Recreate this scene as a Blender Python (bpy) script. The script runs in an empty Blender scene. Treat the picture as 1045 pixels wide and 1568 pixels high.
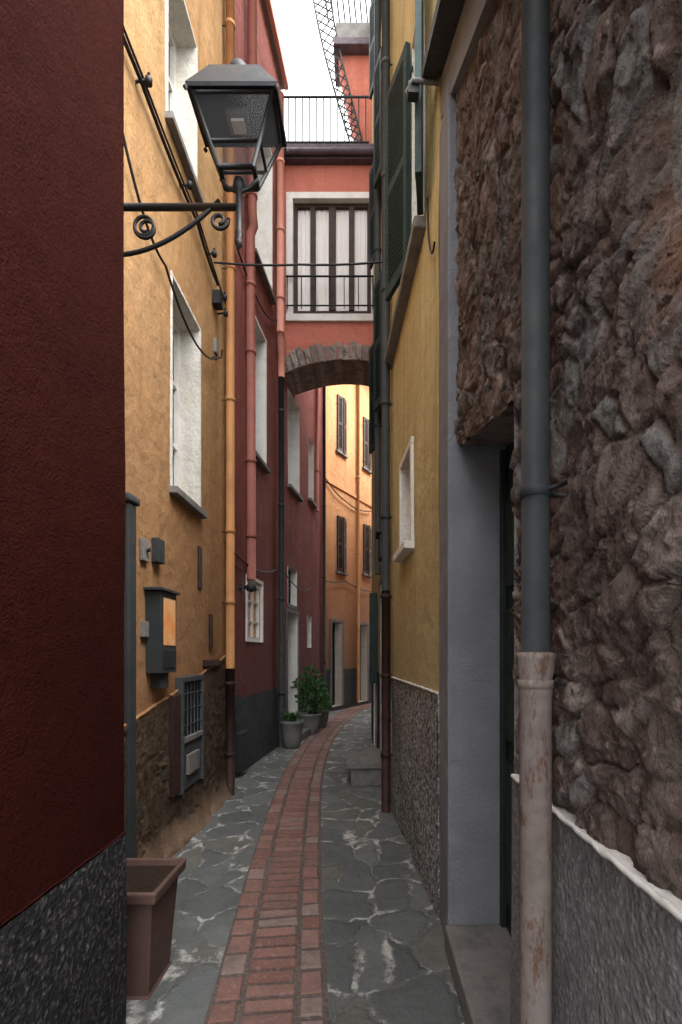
import bpy, math, random
from mathutils import Vector, noise
random.seed(7)
R=random.uniform
scn=bpy.context.scene
# ------------------------------------------------------------------ materials
class NB:
    def __init__(s,name):
        s.m=bpy.data.materials.new(name); s.m.use_nodes=True
        s.t=s.m.node_tree; s.n=s.t.nodes; s.l=s.t.links
        s.b=s.n['Principled BSDF']; s.b.inputs['Roughness'].default_value=.9
        s.b.inputs['Specular IOR Level'].default_value=.2
        s.tc=s.n.new('ShaderNodeTexCoord').outputs['Object']
    def set(s,sock,v):
        if hasattr(v,'links') or isinstance(v,bpy.types.NodeSocket): s.l.new(v,sock)
        elif isinstance(v,(tuple,list)) and len(v)==3 and sock.type=='RGBA': sock.default_value=(*v,1)
        else: sock.default_value=v
    def mapping(s,scale=(1,1,1),loc=(0,0,0),rot=(0,0,0)):
        n=s.n.new('ShaderNodeMapping'); s.l.new(s.tc,n.inputs[0]); n.inputs['Scale'].default_value=scale
        n.inputs['Location'].default_value=loc; n.inputs['Rotation'].default_value=rot
        return n.outputs[0]
    def noise(s,scale,detail=6,rough=.6,vec=None,dist=0,col=False):
        n=s.n.new('ShaderNodeTexNoise'); s.l.new(vec or s.tc,n.inputs['Vector'])
        n.inputs['Scale'].default_value=scale; n.inputs['Detail'].default_value=min(detail,6)
        n.inputs['Roughness'].default_value=rough; n.inputs['Distortion'].default_value=dist
        return n.outputs['Color' if col else 'Fac']
    def vor(s,scale,feature='F1',vec=None,out='Distance',rnd=1):
        n=s.n.new('ShaderNodeTexVoronoi'); n.feature=feature; s.l.new(vec or s.tc,n.inputs['Vector'])
        n.inputs['Scale'].default_value=scale; n.inputs['Randomness'].default_value=rnd
        return n.outputs[out]
    def mr(s,v,a,b,c=0.,d=1.):
        n=s.n.new('ShaderNodeMapRange'); s.set(n.inputs[0],v)
        for i,x in zip((1,2,3,4),(a,b,c,d)): s.set(n.inputs[i],x)
        return n.outputs[0]
    def mix(s,f,a,b,mode='MIX'):
        n=s.n.new('ShaderNodeMix'); n.data_type='RGBA'; n.blend_type=mode
        s.set(n.inputs[0],f); s.set(n.inputs[6],a); s.set(n.inputs[7],b); return n.outputs[2]
    def math(s,op,a,b=0.):
        n=s.n.new('ShaderNodeMath'); n.operation=op; s.set(n.inputs[0],a); s.set(n.inputs[1],b); return n.outputs[0]
    def z(s):
        n=s.n.new('ShaderNodeSeparateXYZ'); s.l.new(s.tc,n.inputs[0]); return n.outputs[2]
    def bump(s,h,dist,strength=1,nrm=None):
        n=s.n.new('ShaderNodeBump'); s.set(n.inputs['Height'],h); n.inputs['Distance'].default_value=dist
        n.inputs['Strength'].default_value=strength
        if nrm: s.l.new(nrm,n.inputs['Normal'])
        return n.outputs[0]
    def fin(s,col,nrm=None,rough=None,metal=None):
        s.set(s.b.inputs['Base Color'],col)
        if nrm: s.l.new(nrm,s.b.inputs['Normal'])
        if rough is not None: s.set(s.b.inputs['Roughness'],rough)
        if metal is not None: s.b.inputs['Metallic'].default_value=metal
        return s.m

def plaster(name,c1,c2,scale=1.3,streak=.35,low_col=None,low_z=(0.6,1.8),fine=.0025,mid=.012,spec=.12):
    k=NB(name); k.b.inputs['Specular IOR Level'].default_value=spec
    c=k.mix(k.mr(k.noise(scale,9,.62),.36,.66),c1,c2)
    st=k.noise(2.2,7,.6,k.mapping((3.2,3.2,.28)))
    c=k.mix(k.math('MULTIPLY',k.mr(st,.47,.74),streak),c,tuple(x*.38 for x in c1))
    pat=k.mr(k.noise(3.7,8,.7,k.mapping(loc=(5,3,1))),.56,.70)
    c=k.mix(k.math('MULTIPLY',pat,.38),c,tuple(min(.8,x*1.2+(.03 if x>.06 else 0)) for x in c1))
    pt2=k.mr(k.noise(2.1,6,.75,k.mapping(loc=(1,8,4))),.52,.70)
    c=k.mix(k.math('MULTIPLY',pt2,.45),c,tuple(x*.6 for x in c2))
    if low_col:
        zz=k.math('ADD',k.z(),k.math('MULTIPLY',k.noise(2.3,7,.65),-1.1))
        f=k.mr(zz,low_z[0]-.55,low_z[1]-.55,.85,0.)
        c=k.mix(f,c,low_col)  # blends to a darker tone lower down the wall, noisy upper edge
    sp=k.mr(k.noise(45,4,.7),.3,.75,.8,1.1)
    c=k.mix(1.,c,sp,'MULTIPLY')
    n=k.bump(k.noise(7,6,.6),mid*2)
    n=k.bump(k.noise(120,3,.6),fine*1.5,1,n)
    return k.fin(c,n)
def roughcast(name,c1,c2,scale=55,dist=.012,a=.45,b=.7,contrast=1.):
    k=NB(name); k.b.inputs['Specular IOR Level'].default_value=.05
    n1=k.noise(scale,5,.65); big=k.noise(2.2,6,.6)
    v=k.vor(scale*1.4)
    f=k.math('MULTIPLY',k.mr(n1,a,b),k.mr(v,.55,.15,.35,1.))
    c=k.mix(f,c1,c2)
    c=k.mix(k.mr(big,.35,.7,0,.45),c,tuple(x*.5 for x in c1))
    h=k.math('ADD',n1,k.math('MULTIPLY',v,-.5))
    n=k.bump(k.noise(6,4,.5),.02); n=k.bump(h,dist,.8,n)
    return k.fin(c,n)
def paint(name,c,c2=None,rough=.5,metal=0.,bump=.001,scale=8,amt=(.45,.7)):
    k=NB(name); c2=c2 or tuple(x*.55 for x in c)
    f=k.mr(k.noise(scale,8,.65),amt[0],amt[1])
    cc=k.mix(f,c,c2)
    cc=k.mix(1.,cc,k.mr(k.noise(60,3),.2,.8,.85,1.1),'MULTIPLY')
    return k.fin(cc,k.bump(k.noise(40,5),bump),k.mr(k.noise(15,5),.3,.7,rough-.1,rough+.15),metal)

M={}
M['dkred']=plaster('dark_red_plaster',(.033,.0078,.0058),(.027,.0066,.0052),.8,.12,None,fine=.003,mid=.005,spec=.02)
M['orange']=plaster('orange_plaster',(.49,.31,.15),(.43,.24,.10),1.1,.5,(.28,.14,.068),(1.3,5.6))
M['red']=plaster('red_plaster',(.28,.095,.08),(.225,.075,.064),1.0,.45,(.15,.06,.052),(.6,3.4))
M['salmon']=plaster('salmon_plaster',(.58,.20,.145),(.50,.16,.12),1.0,.3)
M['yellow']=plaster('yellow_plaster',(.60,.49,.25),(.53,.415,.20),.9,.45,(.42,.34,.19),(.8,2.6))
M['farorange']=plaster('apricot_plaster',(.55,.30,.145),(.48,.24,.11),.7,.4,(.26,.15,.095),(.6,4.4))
M['grey']=roughcast('grey_stucco',(.225,.23,.255),(.28,.285,.31),70,.005,.3,.7)
M['greydado']=roughcast('grey_roughcast',(.165,.163,.168),(.40,.395,.39),62,.007,.42,.64)
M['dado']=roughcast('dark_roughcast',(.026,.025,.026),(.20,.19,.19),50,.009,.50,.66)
M['dado2']=roughcast('pebble_roughcast',(.10,.10,.098),(.80,.79,.76),40,.009,.44,.56)
M['fardado']=roughcast('slate_dado',(.07,.075,.08),(.11,.11,.115),30,.004,.4,.7)
M['white']=paint('white_paint',(.76,.74,.71),(.60,.57,.53),.7,scale=4)
M['reveal']=plaster('lime_reveal',(.72,.69,.63),(.62,.58,.51),2.,.2)
M['iron']=paint('wrought_iron',(.022,.024,.028),(.035,.03,.028),.5,.3)
M['green']=paint('green_paint',(.022,.045,.043),(.016,.03,.03),.5,scale=5)
M['greendk']=paint('green_door_paint',(.02,.032,.028),None,.55)
M['brown']=paint('brown_wood',(.045,.022,.018),None,.55)
M['shutbrown']=paint('brown_shutter_paint',(.06,.042,.03),None,.6)
M['stonesill']=paint('slate_sill',(.20,.19,.18),(.12,.115,.11),.8,scale=9,bump=.003)
M['gutter']=paint('dark_gutter',(.10,.075,.095),None,.6)
M['curtain']=NB('curtain_cloth').fin((.82,.79,.77))
k=NB('window_glass'); k.b.inputs['Specular IOR Level'].default_value=.6
M['glass']=k.fin((.03,.033,.036),None,.08)
k=NB('painted_orange_reflection'); M['orange_refl']=k.fin(k.mix(k.mr(k.noise(6,4),.35,.65),(.82,.30,.08),(.80,.50,.25)),None,.2)  # orange reflection on the panes painted into the glass colour
M['opipe']=paint('orange_pipe_paint',(.42,.20,.075),(.30,.14,.056),.6,scale=3)
M['rpipe']=paint('red_pipe_paint',(.30,.11,.085),(.24,.08,.07),.6,scale=3)
M['ppipe']=paint('pink_pipe_paint',(.56,.24,.18),(.47,.19,.145),.6,scale=3)
M['gpipe']=paint('grey_pipe_paint',(.038,.042,.044),(.027,.03,.033),.6,scale=6)
k=NB('rusty_pipe_paint')
cc=k.mix(k.mr(k.noise(13,8,.8,k.mapping((1.5,1.5,.45))),.53,.60),(.22,.18,.165),(.13,.06,.035))
cc=k.mix(k.mr(k.noise(30,6),.4,.7,0,.65),cc,(.13,.105,.095))
cc=k.mix(k.mr(k.noise(6,6,.7,k.mapping((1,1,.6),(4,4,4))),.52,.65,0,.5),cc,(.29,.26,.24))
M['rust']=k.fin(cc,k.bump(k.noise(30,6),.002),.75)
M['soil']=roughcast('soil',(.03,.02,.015),(.07,.05,.035),60,.01)
M['terra']=paint('terracotta_plastic',(.11,.064,.052),(.08,.052,.045),.75,scale=4,bump=.002)
M['pot']=paint('cement_pot',(.22,.22,.215),(.15,.16,.14),.85,scale=7,bump=.003)
k=NB('leaf'); g=k.n.new('ShaderNodeNewGeometry').outputs['Random Per Island']
M['leaf']=k.fin(k.mix(g,(.03,.085,.03),(.10,.19,.065)),None,.5)
# rubble stone, driven by vertex colour (hash, bulge, rust)
def rubble(name,cols,mort,rusty=(.22,.09,.04)):
    k=NB(name); a=k.n.new('ShaderNodeVertexColor'); a.layer_name='Col'; k.b.inputs['Specular IOR Level'].default_value=.1
    sp=k.n.new('ShaderNodeSeparateColor'); k.l.new(a.outputs[0],sp.inputs[0])
    h,bl,ru=sp.outputs[0],sp.outputs[1],sp.outputs[2]
    c=k.mix(k.mr(h,.2,.6),cols[0],cols[1]); c=k.mix(k.mr(h,.66,.72),c,cols[2]); c=k.mix(k.mr(h,.88,.92),c,cols[3])
    nn=k.noise(6,9,.7)
    c=k.mix(k.mr(nn,.50,.64,0,.7),c,cols[3])
    c=k.mix(k.mr(k.noise(15,8,.7,k.mapping(loc=(3,1,7))),.48,.64,0,.85),c,tuple(x*.42 for x in cols[0]))
    c=k.mix(k.mr(k.noise(22,6,.75,k.mapping(loc=(7,2,1))),.58,.66,0,.65),c,tuple(min(.6,x*1.5) for x in cols[3]))
    c=k.mix(k.mr(bl,.55,.05,0,.85),c,mort)
    c=k.mix(ru,c,rusty)
    c=k.mix(1.,c,k.mr(k.noise(75,6,.75),.25,.75,.55,1.35),'MULTIPLY')
    n=k.bump(k.noise(13,9,.7),.022); n=k.bump(k.noise(60,6,.72),.009,1,n); n=k.bump(k.noise(190,3,.7),.003,1,n)
    return k.fin(c,n,.9)
M['rubble']=rubble('rough_rubble_stone',[(.165,.122,.106),(.22,.168,.148),(.21,.20,.192),(.31,.25,.222)],(.125,.090,.076),(.28,.11,.045))
M['rubble2']=rubble('brown_render',[(.085,.055,.038),(.095,.062,.04),(.09,.07,.055),(.13,.088,.058)],(.07,.045,.032),(.27,.18,.12))
# paving
k=NB('slate_flagstones')
w=k.n.new('ShaderNodeVectorMath'); w.operation='MULTIPLY_ADD'
k.l.new(k.noise(2.5,4,.5,col=True),w.inputs[0]); w.inputs[1].default_value=(.24,.24,0); k.l.new(k.tc,w.inputs[2])
w2=k.n.new('ShaderNodeVectorMath'); w2.operation='MULTIPLY_ADD'
k.l.new(k.noise(14,5,.65,col=True),w2.inputs[0]); w2.inputs[1].default_value=(.07,.07,0); k.l.new(w.outputs[0],w2.inputs[2])
mp=k.n.new('ShaderNodeMapping'); k.l.new(w2.outputs[0],mp.inputs[0]); mp.inputs['Scale'].default_value=(1,.8,0)
e=k.vor(3.9,'DISTANCE_TO_EDGE',mp.outputs[0]); cell=k.vor(3.9,'F1',mp.outputs[0],'Color')
cs=k.n.new('ShaderNodeSeparateColor'); k.l.new(cell,cs.inputs[0])
slate=k.mix(cs.outputs[0],(.105,.115,.114),(.175,.187,.182))
slate=k.mix(k.mr(cs.outputs[1],.75,.8,0,.6),slate,(.165,.155,.125))
slate=k.mix(k.mr(k.noise(5,9,.7),.4,.7,0,.6),slate,(.08,.09,.088))
slate=k.mix(k.mr(k.noise(28,7,.75),.55,.75,0,.5),slate,(.25,.255,.245))
wid=k.mr(k.noise(1.7,5,.6),.42,.68,.010,.13)
mf=k.math('SUBTRACT',1.,k.mr(k.math('DIVIDE',e,wid),.4,1.1))
mcol=k.mix(k.mr(k.noise(6,7,.75),.47,.58),(.145,.145,.135),(.54,.53,.50))
fc=k.mix(mf,slate,mcol)
hh=k.math('ADD',k.mr(e,0,.1),k.math('MULTIPLY',cs.outputs[2],.6))
n=k.bump(hh,.010); n=k.bump(k.noise(16,9,.7),.02,1,n); n=k.bump(k.noise(90,5,.7),.004,1,n)
M['slate']=k.fin(fc,n,k.mr(k.noise(9,6),.3,.7,.5,.85))
k=NB('paving_brick'); g=k.n.new('ShaderNodeNewGeometry').outputs['Random Per Island']
c=k.mix(g,(.20,.10,.082),(.29,.165,.14)); c=k.mix(k.mr(g,.8,.9),c,(.26,.20,.178))
c=k.mix(k.mr(k.noise(12,8,.7),.45,.7,0,.7),c,(.15,.088,.078)); c=k.mix(k.mr(k.noise(50,6,.7),.54,.70,0,.65),c,(.37,.30,.265))
c=k.mix(k.mr(k.noise(3,6,.7),.5,.68,0,.5),c,(.15,.12,.11))
M['brick']=k.fin(c,k.bump(k.noise(45,7,.7),.006),.75)
M['bed']=roughcast('mortar_bed',(.11,.085,.077),(.28,.23,.21),50,.006,.35,.7)
k=NB('arch_stone'); g=k.n.new('ShaderNodeNewGeometry').outputs['Random Per Island']
c=k.mix(g,(.19,.165,.15),(.36,.315,.285)); c=k.mix(k.mr(k.noise(9,8,.7),.48,.65),c,(.12,.10,.09))
M['arch']=k.fin(c,k.bump(k.noise(18,8,.7),.03),.9)

# ------------------------------------------------------------------ mesh builder
class MB:
    def __init__(s): s.v=[];s.f=[];s.mi=[];s.sm=[];s.mats=[]
    def m(s,key):
        if key not in s.mats: s.mats.append(key)
        return s.mats.index(key)
    def face(s,pts,mat,sm=False):
        b=len(s.v); s.v+= [tuple(p) for p in pts]; s.f.append(tuple(range(b,b+len(pts)))); s.mi.append(s.m(mat)); s.sm.append(sm)
    def hexa(s,c,mat,bev=0):
        b=len(s.v); s.v+=[tuple(p) for p in c]; mi=s.m(mat)
        for q in ((3,2,1,0),(4,5,6,7),(0,1,5,4),(1,2,6,5),(2,3,7,6),(3,0,4,7)):
            s.f.append(tuple(b+i for i in q)); s.mi.append(mi); s.sm.append(False)
    def box(s,x0,x1,y0,y1,z0,z1,mat):
        s.hexa([(x0,y0,z0),(x1,y0,z0),(x1,y1,z0),(x0,y1,z0),(x0,y0,z1),(x1,y0,z1),(x1,y1,z1),(x0,y1,z1)],mat)
    def obox(s,w,s0,s1,d0,d1,z0,z1,mat):
        s.hexa([w.P(s0,d0,z0),w.P(s1,d0,z0),w.P(s1,d1,z0),w.P(s0,d1,z0),w.P(s0,d0,z1),w.P(s1,d0,z1),w.P(s1,d1,z1),w.P(s0,d1,z1)],mat)
    def tube(s,path,r,mat,seg=10,cap=True):
        path=[Vector(p) for p in path]; n=len(path); mi=s.m(mat); b=len(s.v)
        rr=r if isinstance(r,(list,tuple)) else [r]*n
        prev=None
        for i,p in enumerate(path):
            t=(path[min(i+1,n-1)]-path[max(i-1,0)]).normalized()
            ref=Vector((0,0,1)) if abs(t.z)<.9 else Vector((1,0,0))
            a=t.cross(ref).normalized() if prev is None else (prev-t*prev.dot(t)).normalized()
            prev=a; c=t.cross(a)
            for j in range(seg):
                an=2*math.pi*j/seg; s.v.append(tuple(p+(a*math.cos(an)+c*math.sin(an))*rr[i]))
        for i in range(n-1):
            for j in range(seg):
                j2=(j+1)%seg; s.f.append((b+i*seg+j,b+i*seg+j2,b+(i+1)*seg+j2,b+(i+1)*seg+j)); s.mi.append(mi); s.sm.append(True)
        if cap:
            s.f.append(tuple(b+j for j in range(seg))); s.mi.append(mi); s.sm.append(False)
            s.f.append(tuple(b+(n-1)*seg+j for j in reversed(range(seg)))); s.mi.append(mi); s.sm.append(False)
    def lathe(s,cx,cy,prof,mat,seg=24):
        mi=s.m(mat); b=len(s.v)
        for r,z in prof:
            for j in range(seg):
                a=2*math.pi*j/seg; s.v.append((cx+r*math.cos(a),cy+r*math.sin(a),z))
        for i in range(len(prof)-1):
            for j in range(seg):
                j2=(j+1)%seg; s.f.append((b+i*seg+j,b+i*seg+j2,b+(i+1)*seg+j2,b+(i+1)*seg+j)); s.mi.append(mi); s.sm.append(True)
    def obj(s,name,parent=None,bevel=0,bseg=2):
        me=bpy.data.meshes.new(name); me.from_pydata(s.v,[],s.f)
        for k in s.mats: me.materials.append(M[k])
        me.polygons.foreach_set('material_index',s.mi); me.polygons.foreach_set('use_smooth',s.sm); me.update()
        o=bpy.data.objects.new(name,me); scn.collection.objects.link(o)
        if parent: o.parent=parent
        if bevel:
            b=o.modifiers.new('bevel','BEVEL'); b.width=bevel; b.segments=bseg; b.limit_method='ANGLE'
        return o
def E(name):
    o=bpy.data.objects.new(name,None); scn.collection.objects.link(o); o.empty_display_size=.2; return o
class Wall:
    def __init__(s,p0,p1,left):
        s.p0=Vector((*p0,0)); d=Vector((*p1,0))-s.p0; s.L=d.length; s.u=d.normalized()
        s.n=Vector((s.u.y,-s.u.x,0)) if left else Vector((-s.u.y,s.u.x,0))
    def P(s,a,d,z): q=s.p0+s.u*a+s.n*d; return (q.x,q.y,z)
    def sy(s,Y): return (Y-s.p0.y)/s.u.y
def breaks(a,b,step,extra):
    pts=sorted(set([a,b]+[e for e in extra if a<e<b])); out=[]
    for i in range(len(pts)-1):
        n=max(1,int(math.ceil((pts[i+1]-pts[i])/step)))
        out+=[pts[i]+(pts[i+1]-pts[i])*j/n for j in range(n)]
    return out+[pts[-1]]
def facade(w,z0,z1,ops,mat,reveal,parent,name='wall',body=2.5,amp=.008,step=.16,dado=None):
    """ops: (Y0,Y1,z0,z1,depth)"""
    ops=[(w.sy(o[0]),w.sy(o[1]),*o[2:]) for o in ops]
    S=breaks(0,w.L,step,[x for o in ops for x in o[:2]]); ex=[x for o in ops for x in o[2:4]]
    if dado: ex.append(dado[0])
    Z=breaks(z0,z1,step,ex)
    mb=MB(); idx={}
    def V(i,j):
        if (i,j) not in idx:
            p=Vector(w.P(S[i],0,Z[j])); d=noise.fractal(p*.9,1,2,4)*amp
            idx[(i,j)]=len(mb.v); mb.v.append(w.P(S[i],d,Z[j]))
        return idx[(i,j)]
    mi=mb.m(mat)
    for i in range(len(S)-1):
        for j in range(len(Z)-1):
            cs=(S[i]+S[i+1])/2; cz=(Z[j]+Z[j+1])/2
            if any(o[0]<cs<o[1] and o[2]<cz<o[3] for o in ops): continue
            mb.f.append((V(i,j),V(i+1,j),V(i+1,j+1),V(i,j+1))); mb.sm.append(True)
            mb.mi.append(mb.m(dado[1]) if dado and cz<dado[0] else mi)
    for o in ops:
        a,b,c,d,dep=o[:5]; e=.012
        mb.face([w.P(a,e*.6,c),w.P(a,-dep,c),w.P(a,-dep,d),w.P(a,e*.6,d)],reveal)
        mb.face([w.P(b,e*.6,c),w.P(b,-dep,c),w.P(b,-dep,d),w.P(b,e*.6,d)],reveal)
        mb.face([w.P(a,e*.6,d),w.P(b,e*.6,d),w.P(b,-dep,d),w.P(a,-dep,d)],reveal)
        mb.face([w.P(a,e*.6,c),w.P(b,e*.6,c),w.P(b,-dep,c),w.P(a,-dep,c)],reveal)
    mb.face([w.P(0,0,z0),w.P(0,-body,z0),w.P(0,-body,z1),w.P(0,0,z1)],mat)
    mb.face([w.P(w.L,0,z0),w.P(w.L,-body,z0),w.P(w.L,-body,z1),w.P(w.L,0,z1)],mat)
    mb.face([w.P(0,-body,z0),w.P(w.L,-body,z0),w.P(w.L,-body,z1),w.P(0,-body,z1)],mat)
    mb.face([w.P(0,0,z1),w.P(w.L,0,z1),w.P(w.L,-body,z1),w.P(0,-body,z1)],'stonesill')
    return mb.obj(name,parent)
def window(w,Y0,Y1,z0,z1,dep,parent,frame='white',glass='glass',cols=1,rows=2,name='window',fw=.045):
    a,b=w.sy(Y0),w.sy(Y1); mb=MB(); d=-dep
    mb.face([w.P(a,d+.004,z0),w.P(b,d+.004,z0),w.P(b,d+.004,z1),w.P(a,d+.004,z1)],glass)
    f0,f1=d+.006,d+.045
    mb.obox(w,a,a+fw,f0,f1,z0,z1,frame); mb.obox(w,b-fw,b,f0,f1,z0,z1,frame)
    mb.obox(w,a+fw,b-fw,f0,f1-.003,z0,z0+fw,frame); mb.obox(w,a+fw,b-fw,f0,f1-.003,z1-fw,z1,frame)
    for i in range(1,cols+1):
        c=a+(b-a)*i/(cols+1); mb.obox(w,c-.022,c+.022,f0,f1-.006,z0+fw,z1-fw,frame)
    for j in range(1,rows+1):
        c=z0+(z1-z0)*j/(rows+1); mb.obox(w,a+fw,b-fw,f0,f1-.012,c-.013,c+.013,frame)
    return mb.obj(name,parent)
def sill(w,Y0,Y1,z,parent,mat='stonesill',out=.07,th=.05,name='sill'):
    mb=MB(); mb.obox(w,w.sy(Y0)-.05,w.sy(Y1)+.05,-.05,out,z-th,z+.003,mat); return mb.obj(name,parent,.006)
def surround(w,Y0,Y1,z0,z1,parent,mat='white',t=.07,pr=.018,name='surround'):
    a,b=w.sy(Y0),w.sy(Y1); mb=MB()
    mb.obox(w,a-t,a-.002,-.01,pr,z0,z1,mat); mb.obox(w,b+.002,b+t,-.01,pr,z0,z1,mat); mb.obox(w,a-t,b+t,-.01,pr,z1+.002,z1+t,mat)
    return mb.obj(name,parent,.004)
def shutter(w,s,d,ang,width,z0,z1,parent,mat='green',name='shutter',sgn=1):
    o=Vector(w.P(s,d,0)); a=(w.u*sgn*math.cos(math.radians(ang))+w.n*math.sin(math.radians(ang))); b=Vector((0,0,1)).cross(a)
    mb=MB(); t=.018
    def bx(a0,a1,b0,b1,za,zb,zo=0):
        c=[]
        for (za_,o_) in ((za,0),(zb,0)):
            for aa,bb in ((a0,b0),(a1,b0),(a1,b1),(a0,b1)):
                p=o+a*aa+b*bb; c.append((p.x,p.y,za_+(zo if bb==b0 else 0)))
        mb.hexa(c,mat)
    st=.045
    bx(0,st,-t,t,z0,z1); bx(width-st,width,-t,t,z0,z1)
    bx(st,width-st,-t+.002,t-.002,z0,z0+.08); bx(st,width-st,-t+.002,t-.002,z1-.07,z1)
    mid=(z0+z1)/2; bx(st,width-st,-t+.002,t-.002,mid-.035,mid+.035)
    for (p,q) in ((z0+.08,mid-.035),(mid+.035,z1-.07)):
        n=int((q-p)/.036)
        for i in range(n):
            zz=p+(q-p)*(i+.3)/n; bx(st,width-st,-t*.8,t*.8,zz,zz+.012,.030 if sgn<0 else -.012)
    for zz in (z0+.2,z1-.2): bx(-.03,.06,-t-.004,-t+.004,zz-.015,zz+.015)
    return mb.obj(name,parent)
def downpipe(name,pts,r,mat,brk=(),parent=None,wn=None,topmat=None):
    mb=MB(); mb.tube(pts,r,mat,16)
    for zz in brk:
        q=None
        for i in range(len(pts)-1):
            a,b=Vector(pts[i]),Vector(pts[i+1])
            lo,hi=(a,b) if a.z<b.z else (b,a)
            if lo.z<=zz<=hi.z and hi.z>lo.z: q=lo.lerp(hi,(zz-lo.z)/(hi.z-lo.z)); break
        if q is None: continue
        mb.lathe(q.x,q.y,[(r,zz-.02),(r*1.18,zz-.017),(r*1.18,zz+.017),(r,zz+.02)],mat,16)
        if wn is not None: mb.tube([q,q-wn*.1],.006,'iron',6)
    return mb.obj(name,parent)
def cable(name,pts,sag=0,r=.006,mat='iron',parent=None,n=14):
    mb=MB(); P=[]
    for i in range(len(pts)-1):
        a,b=Vector(pts[i]),Vector(pts[i+1])
        for j in range(n):
            t=j/n; q=a.lerp(b,t); q.z-=sag*4*t*(1-t); P.append(q)
    P.append(Vector(pts[-1])); mb.tube(P,r,mat,6); return mb.obj(name,parent)

# ------------------------------------------------------------------ ground
mb=MB(); mb.face([(-200,-200,0),(200,-200,0),(200,200,0),(-200,200,0)],'slate'); mb.obj('ground')
cl=[(-1.,-.10),(0,-.2),(1.0,-.30),(1.85,-.375),(2.63,-.465),(3.5,-.555),(5.25,-.70),(7,-.755),(8.75,-.70),(10.5,-.52),(12.4,-.2),(14,.35),(16,1.2),(18,2.2)]
def cat(t):
    i=min(max(int(t),1),len(cl)-3); f=t-i
    p=[cl[i-1],cl[i],cl[i+1],cl[i+2]]
    o=[]
    for k2 in (1,0):
        a,b,c,d=[q[k2] for q in p]
        o.append(.5*(2*b+(c-a)*f+(2*a-5*b+4*c-d)*f*f+(3*b-a-3*c+d)*f**3))
    return Vector((o[0],o[1],0))
samp=[cat(1+i*(len(cl)-3)/600.) for i in range(601)]
arc=[0]
for i in range(600): arc.append(arc[-1]+(samp[i+1]-samp[i]).length)
def at(s):
    import bisect
    i=min(max(bisect.bisect(arc,s)-1,0),599); f=(s-arc[i])/(arc[i+1]-arc[i]); p=samp[i].lerp(samp[i+1],f)
    t=(samp[i+1]-samp[i]).normalized(); return p,t,Vector((t.y,-t.x,0))
mb=MB(); s=0; W_=.235
while s<arc[-1]-.2:
    p,t,n_=at(s); q,t2,n2=at(s+.2)
    mb.face([p-n_*W_+Vector((0,0,.004)),p+n_*W_+Vector((0,0,.004)),q+n2*W_+Vector((0,0,.004)),q-n2*W_+Vector((0,0,.004))],'bed'); s+=.2
def brick(mb,p,t,n_,c,w,l,h):
    o=p+n_*c+Vector((0,0,.0)); a=R(-.03,.03); t=(t+n_*a).normalized(); n_=Vector((t.y,-t.x,0)); e=.005
    w+=R(-.008,.004); l+=R(-.005,.003); o+=n_*R(-.004,.004); tz=[R(-.002,.002) for _ in range(4)]
    bot=[o-n_*w/2-t*l/2,o+n_*w/2-t*l/2,o+n_*w/2+t*l/2,o-n_*w/2+t*l/2]
    bot=[q+Vector((R(-.003,.003),R(-.002,.002),0)) for q in bot]
    mid=[q+Vector((0,0,h-.004)) for q in bot]
    ctr=(bot[0]+bot[1]+bot[2]+bot[3])/4
    top=[q+(ctr-q).normalized()*e*1.3+Vector((0,0,h+tz[i])) for i,q in enumerate(bot)]
    b=len(mb.v); mb.v+=[tuple(q) for q in bot+mid+top]; mi=mb.m('brick')
    for A in (0,4):
        for i in range(4):
            j=(i+1)%4; mb.f.append((b+A+i,b+A+j,b+A+4+j,b+A+4+i)); mb.mi.append(mi); mb.sm.append(False)
    mb.f.append((b+8,b+9,b+10,b+11)); mb.mi.append(mi); mb.sm.append(False)
bm_=MB(); s=.05
while s<arc[-1]-.2:
    p,t,n_=at(s); brick(bm_,p,t,n_,R(-.004,.004),.196,.060,.013+R(-.001,.002)); s+=.086
for sd,wd in ((-1,.108),(1,.098)):
    s=.05+R(0,.05)
    while s<arc[-1]-.2:
        L=R(.11,.17); p,t,n_=at(s+L/2); brick(bm_,p,t,n_,sd*(.108+wd/2+.010),wd-.008,L-.026,.011+R(-.001,.002)); s+=L
o=mb.obj('brick_path'); b=bm_.obj('path_bricks',o)

def edge(w_pts,r0,r1,mat,parent,seed):
    mb=MB(); P=[]; rr=[]
    for i,p in enumerate(w_pts):
        q=Vector(p); q.z+=.006*noise.noise(Vector((i*.35,seed,0))); P.append(q); rr.append(r0+(r1-r0)*(.5+.5*noise.noise(Vector((i*.5,seed+9,0)))))
    mb.tube(P,rr,mat,6); mb.obj('plaster_edge',parent)
# ------------------------------------------------------------------ dark red house (near left)
h=E('dark_red_house'); w=Wall((-.85,-.6),(-.85,1.72),True)
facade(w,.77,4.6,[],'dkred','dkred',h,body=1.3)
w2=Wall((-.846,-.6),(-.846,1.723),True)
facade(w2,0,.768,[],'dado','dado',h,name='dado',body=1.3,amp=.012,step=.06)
edge([(-.846,-.6+i*.02,.77) for i in range(117)],.003,.006,'dkred',h,1)

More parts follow.
